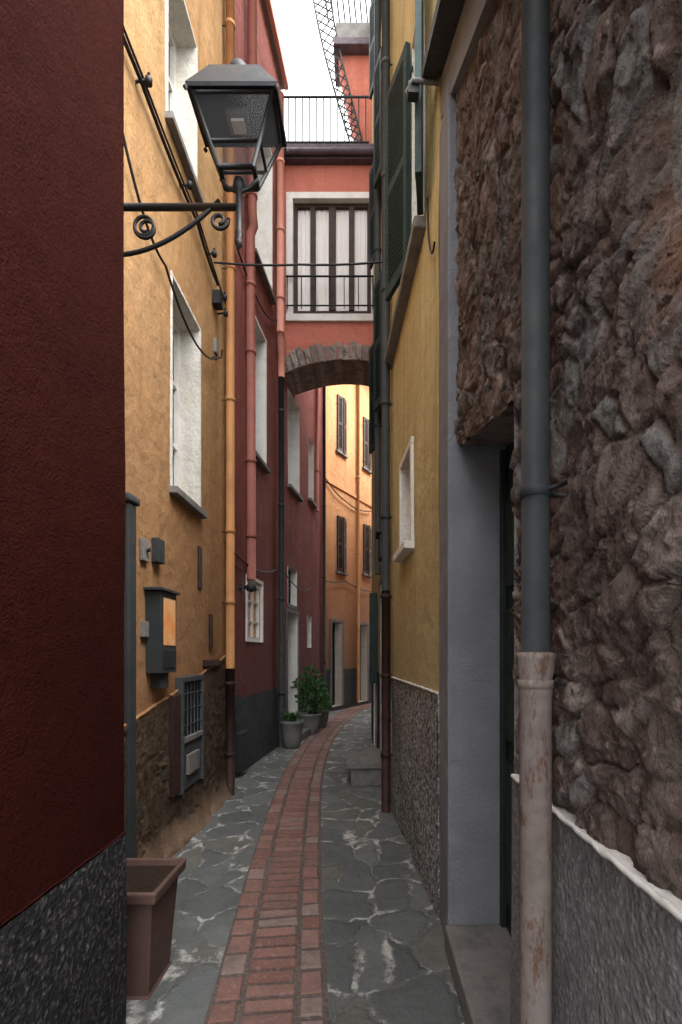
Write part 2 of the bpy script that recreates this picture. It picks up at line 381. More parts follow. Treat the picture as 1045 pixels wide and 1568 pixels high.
# ------------------------------------------------------------------ orange house
h=E('orange_house'); w=Wall((-1.40,1.5),(-1.42,4.95),True); wo=w
ops=[(3.56,4.15,2.6,4.13,.2),(3.48,4.06,5.2,6.42,.2)]
facade(w,.0,8.4,ops,'orange','reveal',h)
for o_ in ops:
    window(w,*o_[:4],.2,h); sill(w,o_[0],o_[1],o_[2],h,out=.06); surround(w,o_[0],o_[1],o_[2],o_[3],h,'reveal',.03,.012)
mb=MB(); mb.obox(w,0,w.L+.05,-.3,.28,8.3,8.4,'brown'); mb.obox(w,w.sy(1.7),w.L+.05,.28,.36,8.32,8.44,'gutter'); mb.obj('eaves',h)
mb=MB(); mb.obox(w,w.sy(2.84),w.sy(2.94),-.02,.035,0,2.28,'gpipe'); mb.obox(w,w.sy(2.82),w.sy(2.96),-.02,.05,2.282,2.33,'fardado'); mb.obj('pilaster',h,.012)
mb=MB()
for (Y0,Y1,z0,z1) in ((4.12,4.2,1.95,2.3),(4.42,4.5,1.45,1.75)): mb.obox(w,w.sy(Y0),w.sy(Y1),-.01,.014,z0,z1,'brown')
mb.obj('slots',h)
def stonegrid(name,fn,ni,nj,keep,scale,amp,mat,parent,seed=0,rust=None,bulge=None,rough=1.,flat=.85):
    verts=[];cols=[];idx={}
    faces=[]
    def hsh(v,a=12.9): return (math.sin(v.x*a+v.y*78.2+v.z*37.7)*43758.5)%1
    def facet(q,sc):
        D,PT=noise.voronoi(q*sc); P=PT[0]; hs=hsh(P); h2=hsh(P,31.7); h3=hsh(P,57.1)
        t=q*sc-P; return D,hs,t.y*(h2-.5)*2.2+t.z*(h3-.5)*2.2+(hs-.5)*.6
    for i in range(ni+1):
        for j in range(nj+1):
            p,nn=fn(i/ni,j/nj)
            if not keep(p): continue
            q=Vector(p)+Vector((seed,seed*2,0)); 
            wv=noise.noise_vector(q*2.2)*.14+noise.noise_vector(q*7)*.035+noise.noise_vector(q*24)*.012
            q2=Vector((q.x,(q.y+wv.y)*.85,(q.z+wv.z)*1.25)); q2.z+=q2.y*.35
            D,hs,f1=facet(q2,scale)
            _,_,f2=facet(q2+Vector((3,1,2)),scale*2.3)
            _,_,f3=facet(q2+Vector((1,5,4)),scale*5)
            e=D[1]-D[0]; bl=min(1,max(0,e/.16)); bl=bl*bl*(3-2*bl)
            msk=.65+1.1*noise.noise(q*2.7+Vector((9,9,9))); msk=min(1,max(.15,msk))
            fr=noise.fractal(q*10,.9,2.1,5)
            hgt=amp*(msk*(bl*.55+f1*.95)+f2*.36+f3*.14+fr*.34*rough)
            if bulge: hgt+=bulge(p)
            r=rust(p) if rust else 0
            idx[(i,j)]=len(verts); verts.append(tuple(Vector(p)+nn*hgt)); cols.append((hs,bl*msk+(1-msk)*.45,r,1))
    for i in range(ni):
        for j in range(nj):
            k4=[(i,j),(i+1,j),(i+1,j+1),(i,j+1)]
            if all(q in idx for q in k4): faces.append(tuple(idx[q] for q in k4))
    me=bpy.data.meshes.new(name); me.from_pydata(verts,[],faces); me.materials.append(M[mat])
    me.polygons.foreach_set('use_smooth',[True]*len(faces))
    a=me.color_attributes.new('Col','FLOAT_COLOR','POINT'); a.data.foreach_set('color',[x for c in cols for x in c])
    o=bpy.data.objects.new(name,me); scn.collection.objects.link(o); o.parent=parent; return o
def rtop(Y): return .95+.38*(Y-2.7)/2.0+.03*noise.noise(Vector((Y*3,0,0)))
def fn(u,v):
    Y=2.7+u*2.25; z=v*rtop(Y)
    return (-1.404,Y,z),Vector((1,0,0))
stonegrid('rough_render_base',fn,180,110,lambda p:True,9,.009,'rubble2',h,3,
  rust=lambda p:max(0,min(1,(.20-p[2])*5+noise.noise(Vector(p)*6)*.6)),bulge=lambda p:.012+max(0,.2-p[2])**1.4*.75*(1+.6*noise.noise(Vector(p)*7)))
edge([(-1.396,2.7+i*.025,rtop(2.7+i*.025)) for i in range(91)],.006,.018,'orange',h,5)

mb=MB(); mb.obox(w,w.sy(3.13),w.sy(3.39),0.0,.10,1.27,1.80,'gpipe'); mb.obox(w,w.sy(3.10),w.sy(3.41),0,.12,1.802,1.82,'gpipe')
mb.obox(w,w.sy(3.17),w.sy(3.365),.10,.104,1.45,1.76,'orange_refl'); mb.obox(w,w.sy(3.17),w.sy(3.365),.10,.106,1.30,1.42,'iron')
mb.obox(w,w.sy(3.2),w.sy(3.33),.0,.07,1.17,1.265,'gpipe'); mb.obj('letter_box',None,.006)
mb=MB(); mb.obox(w,w.sy(3.22),w.sy(3.32),0,.05,2.0,2.16,'gpipe'); mb.obox(w,w.sy(3.05),w.sy(3.14),0,.025,1.98,2.12,'stonesill')
mb.tube([w.P(w.sy(3.095),.03,2.05),w.P(w.sy(3.095),.045,2.05)],.012,'iron',10)
mb.obox(w,w.sy(3.05),w.sy(3.12),0,.03,1.5,1.6,'stonesill'); mb.obj('doorbell_panel',None,.004)
mb=MB(); s0,s1=w.sy(3.62),w.sy(4.12)
mb.obox(w,s0,s0+.035,0,.06,.35,1.22,'fardado'); mb.obox(w,s1-.035,s1,0,.06,.35,1.22,'fardado'); mb.obox(w,s0+.035,s1-.035,0,.056,1.18,1.22,'fardado')
mb.obox(w,s0+.035,s1-.035,0,.058,.72,.76,'stonesill'); mb.obox(w,s0+.035,s1-.035,0,.04,.36,.72,'fardado'); mb.obox(w,s0+.12,s1-.14,.04,.065,.47,.62,'stonesill')
mb.obox(w,s0+.035,s1-.035,0,.03,.76,1.18,'iron')
for i in range(6):
    q=s0+.06+i*(s1-s0-.12)/5; mb.tube([w.P(q,.045,.77),w.P(q,.045,1.17)],.005,'fardado',6)
for i in range(3):
    z=.85+i*.12; mb.tube([w.P(s0+.04,.048,z),w.P(s1-.04,.048,z)],.005,'fardado',6)
mb.obj('meter_cabinet',None,.004)
mb=MB(); mb.obox(w,w.sy(4.25),w.sy(4.6),0,.05,1.28,1.34,'brown'); mb.obox(w,w.sy(3.45),w.sy(3.6),0,.055,.38,1.1,'brown'); mb.obj('gas_pipe_cover',None,.006)
downpipe('orange_drainpipe',[(-1.34,4.84,1.25),(-1.34,4.84,8.35)],.042,'opipe',(1.9,2.6,3.9,5.2,6.5,7.6),None,Vector((1,0,0)))
downpipe('iron_drainpipe',[(-1.34,4.84,0),(-1.34,4.84,1.248)],.044,'brown',(.4,1.1))
cable('wall_cable',[(-1.37,1.9,4.92),(-1.375,3.0,4.9),(-1.38,4.0,4.93),(-1.39,4.6,4.86)],.03,.013)
cable('wall_cable',[(-1.37,1.9,4.97),(-1.37,3.0,4.94),(-1.37,4.0,4.96),(-1.385,4.9,4.85)],.02,.008)
cable('wall_cable',[(-1.38,2.6,4.6),(-1.37,3.35,4.05),(-1.37,4.5,4.1)],.18,.009)
cable('street_cable',[(-1.38,4.45,4.95),(-.6,4.45,4.93),(.2,4.45,4.96)],.015,.009)
mb=MB()
for (Y,z) in ((3.0,4.9),(3.7,4.93),(4.3,4.9),(4.62,4.75),(4.65,4.62)):
    mb.tube([(-1.41,Y,z),(-1.33,Y,z+.01),(-1.33,Y,z+.05)],.009,'iron',8); mb.lathe(-1.33,Y,[(.001,z-.02),(.022,z-.015),(.022,z+.02),(.001,z+.035)],'iron',10)
mb.box(-1.41,-1.34,4.5,4.6,4.62,4.74,'iron'); mb.obj('cable_insulators')
mb=MB(); mb.obox(w,w.sy(4.55),w.sy(4.63),0,.03,4.2,4.33,'stonesill'); mb.tube([(-1.41,4.5,4.12),(-1.33,4.5,4.11),(-1.32,4.5,4.18)],.008,'iron',6); mb.obj('junction_box',None,.004)

# ------------------------------------------------------------------ street lamp
lamp=E('street_lamp'); X,Y=-.606,2.34; a0=MB()
arm=3.53
a0.tube([(-1.40,Y,arm),(X,Y,arm)],.016,'iron',10)
a0.box(-1.41,-1.39,Y-.04,Y+.04,arm-.5,arm+.12,'iron')
a0.tube([(X,Y,3.37),(X,Y,3.40),(X,Y,3.42),(X,Y,3.60),(X,Y,3.62),(X,Y,3.66)],[.008,.02,.015,.015,.03,.022],'iron',12)
a0.lathe(X,Y,[(.001,3.33),(.018,3.35),(.012,3.375),(.001,3.38)],'iron',12)
def spiral(cx,cz,r0,r1,a_0,a_1,n=26): 
    return [(cx+(r0+(r1-r0)*i/n)*math.cos(a_0+(a_1-a_0)*i/n),Y,cz+(r0+(r1-r0)*i/n)*math.sin(a_0+(a_1-a_0)*i/n)) for i in range(n+1)]
br=[]
for i in range(0,17):
    t=i/16; x=-1.39+t*.69
    br.append((x,Y,3.30+.62*max(0,t-.25)**2.0*.75-.0*t))
a0.tube(br,.010,'iron',8)
a0.tube(spiral(-.70,3.465,.045,.014,0.2,0.2-math.pi*2.6),.009,'iron',8)
a0.tube(spiral(-1.06,3.44,.045,.045,0,math.pi*2),.008,'iron',8)
a0.tube(spiral(-1.05,3.43,.055,.014,math.pi,math.pi*3.8),.008,'iron',8)
for sx in(-1,1):
    a0.tube([(X,Y,3.60),(X+sx*.05,Y,3.62),(X+sx*.085,Y,3.66),(X+sx*.075,Y,3.70)],.009,'iron',8)
a0.obj('bracket',lamp)
L=MB(); zt,zb=3.955,3.67; tw,td,bw,bd=.182,.115,.08,.055
def cr(sx,sy,z):
    t=(z-zb)/(zt-zb); return Vector((X+sx*(bw+(tw-bw)*t),Y+sy*(bd+(td-bd)*t),z))
C=[(-1,-1),(1,-1),(1,1),(-1,1)]
for i in range(4):
    s0,s1=C[i],C[(i+1)%4]
    L.tube([cr(*s0,zb),cr(*s0,zt)],.010,'iron',6)
    for z in(zb,zb+.1,zt-.004): L.tube([cr(*s0,z),cr(*s1,z)],.008 if z!=zb else .012,'iron',6)
def ring(hw,hd,z): return [(X+a*hw,Y+b*hd,z) for a,b in C]
def loft(rings,mat):
    for A,B in zip(rings,rings[1:]):
        for i in range(4):
            j=(i+1)%4; L.face([A[i],A[j],B[j],B[i]],mat)
loft([ring(.205,.135,3.955),ring(.208,.138,3.972),ring(.135,.10,4.075),ring(.115,.085,4.11),ring(.045,.045,4.14)],'iron')
L.face(ring(.205,.135,3.957)[::-1],'iron'); L.face(ring(.045,.045,4.14),'iron')
L.lathe(X,Y,[(.05,4.135),(.054,4.16),(.045,4.19),(.02,4.21),(.001,4.215)],'iron',16)
L.box(X-.05,X+.05,Y-.05,Y+.05,3.925,3.95,'stonesill'); L.box(X-.03,X+.03,Y-.03,Y+.03,3.91,3.924,'white')
for a,b in C: L.lathe(X+a*.205,Y+b*.138,[(.001,3.93),(.012,3.945),(.001,3.96)],'iron',8)
L.obj('lantern',lamp)
k=NB('lantern_glass'); k.b.inputs['Alpha'].default_value=.22; k.b.inputs['Specular IOR Level'].default_value=.6; M['lglass']=k.fin((.10,.105,.11),None,.15)
G=MB()
for i in range(4):
    s0,s1=C[i],C[(i+1)%4]; G.face([cr(*s0,zb),cr(*s1,zb),cr(*s1,zt-.005),cr(*s0,zt-.005)],'lglass')
G.obj('glass_panes',lamp)

# ------------------------------------------------------------------ red house
h=E('red_house'); w=Wall((-1.517,4.95),(-1.30,7.5),True); wr=w
ops=[(6.09,6.66,3.9,5.63,.26),(6.12,6.95,6.42,8.45,.34),(5.93,6.5,1.54,2.3,.10)]
facade(w,0,10.1,ops,'red','white',h,dado=(.88,'fardado'))
window(w,*ops[0][:4],.26,h,cols=1,rows=2); window(w,*ops[1][:4],.34,h,glass='curtain',cols=1,rows=3); window(w,*ops[2][:4],.06,h,glass='orange_refl',cols=1,rows=2,fw=.06)
for o_ in ops: surround(w,*o_[:4],h,'white',.04 if o_ is not ops[2] else .05,.015)
for o_ in ops[:2]: sill(w,o_[0],o_[1],o_[2],h)
mb=MB(); mb.obox(w,-.1,w.L+.05,-.3,.05,10.08,10.14,'stonesill'); mb.obox(w,-.1,w.L+.05,.05,.11,10.07,10.16,'ppipe'); mb.obj('eaves',h)
mb=MB(); mb.box(-1.62,-1.40,7.15,7.4,10.15,10.65,'salmon'); mb.box(-1.66,-1.36,7.11,7.44,10.652,10.72,'salmon'); mb.obj('chimney',h,.01)
w3=Wall((-1.30,7.5),(-.91,10.5),True)
ops=[(7.86,8.55,4.1,5.65,.24),(7.82,8.42,.12,2.05,.25),(7.86,8.38,2.2,2.8,.15),(9.1,9.4,1.5,2.1,.1),(9.2,9.6,4.3,5.5,.14)]
facade(w3,0,8.9,ops,'red','white',h,name='rear_wall',dado=(.88,'fardado'))
window(w3,*ops[0][:4],.24,h); sill(w3,ops[0][0],ops[0][1],ops[0][2],h); window(w3,*ops[1][:4],.25,h,'greendk','greendk',cols=1,rows=3,name='door'); window(w3,*ops[2][:4],.15,h,'iron',cols=3,rows=1)
window(w3,*ops[3][:4],.1,h,glass='orange_refl'); window(w3,*ops[4][:4],.14,h); sill(w3,ops[4][0],ops[4][1],ops[4][2],h)
surround(w3,*ops[1][:4],h,'stonesill',.07,.02,'door_surround')
mb=MB(); mb.obox(w3,w3.sy(7.7),w3.sy(8.5),-.1,.25,0,.12,'stonesill'); mb.obox(w3,w3.sy(7.86),w3.sy(8.38),-.1,.02,2.13,2.198,'stonesill'); mb.obj('doorstep',h,.01)
n2=w.n
def on(wl,Yv,d,z): return wl.P(wl.sy(Yv),d,z)
downpipe('red_drainpipe',[on(w,5.9,.06,2.28),on(w,5.86,.06,6.4),on(w,5.86,.1,6.5),on(w,5.8,.1,6.62),on(w,5.8,.1,10)],.055,'rpipe',(2.8,3.7,5.0,5.8,6.8,8.0,9.2),None,n2)
downpipe('iron_drainpipe',[on(w,7.3,.06,0),on(w,7.3,.06,5.5)],.042,'gpipe',(.8,2.2,3.6,5.0),None,n2)
downpipe('pink_drainpipe',[on(w,7.2,.07,6.1),on(w,7.2,.07,9.6)],.055,'ppipe',(6.6,7.6,8.6),None,n2)
mb=MB(); mb.tube([on(w,7.2,.07,6.1),on(w,7.22,.07,6.0),on(w,7.28,.07,5.85),on(w,7.3,.06,5.7),on(w,7.3,.06,5.5)],[.055,.06,.06,.055,.045],'ppipe',14); mb.obj('pipe_elbow')
downpipe('iron_drainpipe',[on(w3,10.35,.05,0),on(w3,10.35,.05,8)],.035,'gpipe',(1.2,3,4.5),None,n2)
downpipe('red_drainpipe',[on(w3,9.7,.05,4.2),on(w3,9.7,.05,8)],.035,'rpipe',(5,),None,n2)
cable('wall_cable',[on(w,5.0,.03,2.6),on(w,6.2,.03,2.45),on(w,7.4,.03,2.7),on(w3,8.6,.03,2.5),on(w3,9.4,.03,2.7)],.05,.01)
cable('wall_cable',[on(w,5.0,.03,6.2),on(w,6.1,.03,5.9),on(w,7.2,.03,6.3)],.12,.011)
mb=MB(); mb.obox(w,w.sy(5.5),w.sy(5.75),0,.08,.05,.5,'gpipe'); mb.obox(w,w.sy(5.3),w.sy(5.5),0,.03,.6,.95,'gpipe'); mb.obj('utility_box',None,.006)
mb=MB(); p=on(w,5.65,0,2.15); mb.tube([p,on(w,5.65,.12,2.17)],.02,'iron',8); mb.lathe(on(w,5.65,.14,0)[0],on(w,5.65,.14,0)[1],[(.001,2.10),(.06,2.12),(.055,2.18),(.02,2.22),(.001,2.22)],'gpipe',12); mb.obj('wall_light')
mb=MB(); 
pts=[on(w,5.3,.05,2.35),on(w,5.3,.16,2.3),on(w,5.3,.16,2.05)]; mb.tube(pts,.01,'iron',6); mb.obj('wall_hook')

# ------------------------------------------------------------------ bridge over the alley
h=E('arched_bridge_house'); y0,y1=7.6,8.3; xa,xb=-1.30,.125
def arch(x): return 5.95-.22*((x+.3)/.97)**2
wx0,wx1,wz0,wz1=-1.13,.08,6.64,8.44
xs=breaks(xa,xb,.06,[wx0,wx1]); mb=MB()
for i in range(len(xs)-1):
    a,b=xs[i],xs[i+1]; c=(a+b)/2
    if wx0<c<wx1:
        mb.face([(a,y0,arch(a)),(b,y0,arch(b)),(b,y0,wz0),(a,y0,wz0)],'salmon'); mb.face([(a,y0,wz1),(b,y0,wz1),(b,y0,8.97),(a,y0,8.97)],'salmon')
    else: mb.face([(a,y0,arch(a)),(b,y0,arch(b)),(b,y0,8.97),(a,y0,8.97)],'salmon')
    mb.face([(a,y1,arch(a)),(b,y1,arch(b)),(b,y1,8.97),(a,y1,8.97)],'farorange')
    mb.face([(a,y0,arch(a)),(b,y0,arch(b)),(b,y1,arch(b)),(a,y1,arch(a))],'arch')
d=.13
mb.face([(wx0,y0,wz0),(wx0,y0+d,wz0),(wx0,y0+d,wz1),(wx0,y0,wz1)],'white'); mb.face([(wx1,y0,wz0),(wx1,y0+d,wz0),(wx1,y0+d,wz1),(wx1,y0,wz1)],'white')
mb.face([(wx0,y0,wz0),(wx1,y0,wz0),(wx1,y0+d,wz0),(wx0,y0+d,wz0)],'white'); mb.face([(wx0,y0,wz1),(wx1,y0,wz1),(wx1,y0+d,wz1),(wx0,y0+d,wz1)],'white')
mb.obj('wall',h)
mb=MB(); n=15
for i in range(n):
    a=xa+(xb-xa)*(i+.06)/n; b=xa+(xb-xa)*(i+.94)/n; t=.25+R(-.03,.03); pr=.02+R(0,.02)
    def nrmz(x): return -(.44*(x+.3)/.97**2)
    da,db=nrmz(a),nrmz(b)
    mb.hexa([(a,y0-pr,arch(a)-.01),(b,y0-pr,arch(b)-.01),(b,y0+.02,arch(b)-.01),(a,y0+.02,arch(a)-.01),(a-da*t*.9,y0-pr,arch(a)+t),(b-db*t*.9,y0-pr,arch(b)+t),(b-db*t*.9,y0+.02,arch(b)+t),(a-da*t*.9,y0+.02,arch(a)+t)],'arch')
mb.obj('arch_stones',h,.012)
mb=MB()
mb.box(wx0-.105,wx0-.002,y0-.02,y0+.02,wz0,wz1,'white'); mb.box(wx1+.002,xb,y0-.02,y0+.02,wz0,wz1,'white'); mb.box(wx0-.105,xb,y0-.02,y0+.02,wz1+.002,wz1+.10,'white')
mb.box(wx0-.105,xb,y0-.045,y0+.02,wz0-.11,wz0-.002,'white'); mb.obj('window_surround',h,.004)
mb=MB(); yy=y0+.10
mb.box(wx0,wx0+.06,yy-.03,yy+.02,wz0,wz1,'brown'); mb.box(wx1-.06,wx1,yy-.03,yy+.02,wz0,wz1,'brown'); mb.box(wx0+.06,wx1-.06,yy-.03,yy+.02,wz1-.06,wz1,'brown'); mb.box(wx0+.06,wx1-.06,yy-.03,yy+.02,wz0,wz0+.12,'brown')
for i in range(1,4):
    c=wx0+(wx1-wx0)*i/4; ww=.055 if i==2 else .042; mb.box(c-ww,c+ww,yy-.034-.004*i,yy+.018,wz0+.12,wz1-.06,'brown')
mb.obj('window_frame',h,.004)
mb=MB(); N_=96
for i in range(N_):
    a=wx0+.05+(wx1-wx0-.1)*i/N_; b=wx0+.05+(wx1-wx0-.1)*(i+1)/N_; f=lambda q:yy+.025+.005*math.sin(q*70)+.003*math.sin(q*170+1)
    mb.face([(a,f(a),wz0+.02),(b,f(b),wz0+.02),(b,f(b),wz1-.02),(a,f(a),wz1-.02)],'curtain',True)
mb.obj('curtains',h)
mb=MB()
mb.tube([(wx0-.1,y0-.06,7.2),(xb,y0-.06,7.2)],.014,'iron',8); mb.tube([(wx0-.1,y0-.06,6.75),(xb,y0-.06,6.75)],.011,'iron',8)
for i in range(7): 
    q=wx0-.08+i*(xb-wx0+.06)/6; mb.tube([(q,y0-.06,6.70),(q,y0-.06,7.2)],.008,'iron',6)
mb.obj('window_railing',h)
mb=MB(); mb.box(-1.34,.13,y0-.10,y1,8.972,9.03,'gutter'); mb.box(-1.36,.14,y0-.14,y1,9.032,9.16,'gutter'); mb.tube([(-1.36,y0-.14,9.04),(.14,y0-.14,9.04)],.045,'gutter',10); mb.obj('terrace_slab',h)
mb=MB()
for z in (9.96,9.26): mb.tube([(-1.3,y0-.06,z),(.05,y0-.06,z)],.016,'gpipe',8)
for i in range(13): q=-1.3+1.3*i/12; mb.tube([(q,y0-.06,9.16),(q,y0-.06,9.96)],.0095,'gpipe',6)
mb.obj('terrace_railing',h)
st=E('salmon_stair_house'); mb=MB()
for yq in (7.95,8.25): mb.face([(-.45,yq,11.1),(.14,yq,11.1),(.14,yq,9.16),(-.02,yq,9.16)],'salmon')
mb.face([(-.45,7.95,11.1),(-.02,7.95,9.16),(-.02,8.25,9.16),(-.45,8.25,11.1)],'salmon')
mb.obj('wall',st)
mb=MB(); mb.box(-.52,.16,7.8,8.4,11.102,11.22,'gutter'); mb.box(-.48,.16,7.84,8.4,11.222,11.5,'stonesill'); mb.obj('landing',st,.01)
mb=MB(); cp=[(-.74,12.2),(-.70,11.85),(-.62,11.4),(-.51,10.9),(-.38,10.4),(-.27,10.0),(-.17,9.65),(-.08,9.2)]
def cpt(t):
    i=min(int(t*7),6); f=t*7-i; return Vector((cp[i][0]*(1-f)+cp[i+1][0]*f,7.85,cp[i][1]*(1-f)+cp[i+1][1]*f))
def lat(t,o): return cpt(t)+Vector((.5*o,0,0.13*o))*(.28-.10*t)
NN=22
for sgn in(-1,1):
    for i in range(NN): 
        a_=i/NN; b_=min(1,a_+.075); 
        mb.tube([lat(a_ if sgn>0 else b_,-1),lat(b_ if sgn>0 else a_,1)],.009,'iron',5)
for o_ in(-1,1): mb.tube([lat(i/30,o_) for i in range(31)],.015,'iron',6)
mb.obj('lattice_railing',st)
mb=MB()
for i in range(9):
    q=-.6+i*.09; mb.tube([(q,7.85,11.5),(q-.03,7.72,11.66),(q-.05,7.68,11.9),(q,7.82,12.3)],.013,'iron',6)
mb.tube([(-.65,7.85,12.3),(.16,7.85,12.3)],.018,'iron',6); mb.tube([(-.62,7.70,11.75),(.16,7.70,11.75)],.013,'iron',6); mb.obj('balcony_railing',st)

# ------------------------------------------------------------------ far apricot house
h=E('apricot_house'); w=Wall((-1.126,11.2),(1.5,16.17),True); wf=w
ops=[(11.97,12.34,3.4,4.76,.12),(13.17,13.54,3.54,4.87,.12),(11.97,12.34,6.36,7.72,.12),(13.17,13.54,6.4,7.75,.12),(11.78,12.2,.1,2.15,.25),(12.95,13.4,.1,2.15,.25)]
facade(w,0,8.9,ops,'farorange','reveal',h,dado=(1.0,'fardado'))
for o_ in ops[:4]:
    window(w,*o_[:4],.12,h); sill(w,o_[0],o_[1],o_[2],h); c=(w.sy(o_[1])-w.sy(o_[0]))/2
    shutter(w,w.sy(o_[0]),.03,8,c*.98,o_[2],o_[3],h,'shutbrown','shutter',1); shutter(w,w.sy(o_[1]),.03,14,c*.98,o_[2],o_[3],h,'shutbrown','shutter',-1)
for o_ in ops[4:]: window(w,*o_[:4],.25,h,'greendk','greendk',cols=1,rows=2,name='door'); surround(w,*o_[:4],h,'stonesill',.08)
mb=MB(); mb.obox(w,-.1,w.L,-.3,.25,8.85,8.98,'brown'); mb.obox(w,0,w.L,0,.03,5.45,5.53,'farorange'); mb.obj('eaves',h)
downpipe('orange_drainpipe',[on(w,12.85,.06,0.1),on(w,12.85,.06,8.8)],.04,'opipe',(2,4,6),None,w.n)
cable('wall_cable',[on(w,11.3,.05,5.6),on(w,12.3,.05,5.2),on(w,13.5,.05,5.3)],.08,.014)
cable('wall_cable',[on(w,11.3,.05,3.1),on(w,12.3,.05,3.2),on(w,13.5,.05,3.1)],.05,.012)
h=E('unseen_light_blocking_house'); w=Wall((.16,8.2),(.60,10.6),False); facade(w,0,7.5,[(9.0,9.6,.1,2.1,.2)],'farorange','reveal',h,dado=(1,'fardado')); window(w,9.0,9.6,.1,2.1,.2,h,'greendk','greendk',name='door')  # house out of view, added to cut the light at the far end
w=Wall((.62,10.62),(3.4,15.9),False); facade(w,0,7.5,[],'farorange','reveal',h,name='rear_wall',dado=(1,'fardado'))

# ------------------------------------------------------------------ yellow house (right)
h=E('yellow_house'); w=Wall((.39,2.6),(.23,4.4),False); wy=w
ops=[(3.37,3.80,2.16,2.82,.14),(2.96,3.36,4.06,5.55,.15)]
facade(w,1.19,8.8,ops,'yellow','reveal',h)
window(w,*ops[0][:4],.12,h,rows=1); surround(w,*ops[0][:4],h,'white',.05,.02); sill(w,*ops[0][:2],ops[0][2],h,'white'); window(w,*ops[1][:4],.12,h,'greendk')
wd=Wall((.384,2.6),(.224,4.4),False)
facade(wd,0,1.186,[],'dado2','dado2',h,name='dado',amp=.015,step=.05)
edge([w.P(w.L*i/70,.010,1.188) for i in range(71)],.005,.011,'white',h,4)
mb=MB(); mb.obox(w,w.sy(2.92),w.L,-.02,.075,3.94,4.01,'stonesill'); mb.obj('ledge',h,.01)
shutter(w,w.sy(2.955),.03,14,.27,4.04,5.6,h,'green','shutter',-1)
shutter(w,w.sy(3.37),.03,16,.36,4.06,5.6,h,'green','shutter',1)
mb=MB(); mb.tube([w.P(w.sy(2.62),-.02,4.45),w.P(w.sy(2.62),.14,4.45),w.P(w.sy(2.68),.16,4.45)],.012,'stonesill',8); mb.obox(w,w.sy(2.63),w.sy(2.68),.10,.16,4.40,4.46,'gpipe'); mb.obj('washing_line_bracket')
downpipe('grey_drainpipe',[on(w,4.33,.06,1.95),on(w,4.33,.06,8.8)],.036,'gpipe',(2.6,3.6,4.6,5.6,6.6,7.6),None,w.n)
downpipe('iron_drainpipe',[on(w,4.33,.06,0),on(w,4.33,.06,1.948)],.04,'brown',(.5,1.2,1.9),None,w.n)
cable('wall_cable',[on(w,2.62,.02,3.6),on(w,2.75,.02,3.7),on(w,2.8,.02,4.0)],.06,.006)
h=E('cream_house'); w=Wall((.23,4.4),(.095,8.15),False); wc=w
ops=[(4.75,5.25,4.1,5.5,.12),(5.9,6.4,4.1,5.5,.12),(4.75,5.25,6.6,7.9,.12),(5.9,6.4,6.6,7.9,.12),(5.9,6.4,8.9,10.1,.12),(5.0,5.75,.2,2.2,.2),(6.7,7.3,.05,2.1,.2)]
facade(w,0,11.6,ops,'yellow','reveal',h,dado=(1.15,'fardado'))
for o_ in ops[:5]:
    window(w,*o_[:4],.12,h,'greendk'); sill(w,*o_[:2],o_[2],h,out=.04)
    shutter(w,w.sy(o_[0]),.02,8,.25,o_[2],o_[3],h,'green','shutter',-1); shutter(w,w.sy(o_[1]),.02,16,.25,o_[2],o_[3],h,'green','shutter',1)
for o_ in ops[5:]: window(w,*o_[:4],.15,h,'greendk','greendk',name='door'); surround(w,*o_[:4],h,'stonesill',.07)
mb=MB(); mb.obox(w,w.sy(4.5),w.sy(4.72),0,.10,2.28,2.5,'gpipe'); mb.obox(w,w.sy(4.47),w.sy(4.75),0,.13,2.502,2.52,'gpipe'); mb.obj('meter_box',None,.006)
mb=MB(); mb.obox(w,w.sy(6.5),w.sy(6.65),0,.1,1.0,2.2,'green'); mb.obox(w,w.sy(4.8),w.sy(4.95),0,.04,.9,1.9,'green'); mb.obj('green_shutter_box',None,.006)
downpipe('grey_drainpipe',[on(w,5.6,.05,2.3),on(w,5.6,.05,11.4)],.035,'gpipe',(4,6,8),None,w.n)
mb=MB(); mb.box(-.20,.30,5.1,5.9,.19,.26,'stonesill'); mb.box(-.16,.30,5.14,5.86,0,.188,'stonesill'); mb.obj('stone_step',None,.012,3)

# ------------------------------------------------------------------ rubble stone house (right foreground)
h=E('rubble_stone_house')
def ztop(Y): return 4.1-.69*(2.4-Y)
def lint(Y): return 2.13+.24*(Y-1.42)/.9
def fn(u,v):
    Y=.10+u*2.22; z=1.05+v*3.1; return (.440,Y,z),Vector((-1,0,0))
def keep(p):
    _,Y,z=p
    if z>ztop(Y)+.02: return False
    if Y>1.42+.015*noise.noise(Vector((z*9,0,0))) and z<lint(Y)+.012*noise.noise(Vector((Y*9,0,3))): return False
    return True
def blg(p):
    _,Y,z=p; r=((Y-.70)/.075)**2+((z-2.17)/.14)**2
    g=-.09*math.exp(-r); g+=.02*math.exp(-(((Y-.78)/.14)**2+((z-1.62)/.2)**2))
    return g
stonegrid('rubble_wall',fn,380,500,keep,9.0,.021,'rubble',h,0,rust=lambda p:.85*math.exp(-((((p[1]-.66)/.09)**2)+((p[2]-2.08)/.17)**2)),bulge=blg,rough=1.2)
mb=MB()
mb.face([(.475,1.41,1.0),(.475,.1,1.0),(.475,.1,2.5),(.475,1.41,3.4)],'arch')
mb.face([(.445,1.42,lint(1.42)+.01),(.445,2.33,lint(2.33)+.01),(.80,2.33,lint(2.33)+.01),(.80,1.42,lint(1.42)+.01)],'arch')
mb.face([(.43,1.42,0),(.80,1.42,0),(.80,1.42,2.2),(.43,1.42,2.2)],'arch')
mb.face([(.80,2.6,0),(.80,-.6,0),(.80,-.6,4.2),(.80,2.6,4.2)],'arch')
mb.face([(.43,-.6,0),(.80,-.6,0),(.80,-.6,3.5),(.43,-.6,3.5)],'grey')
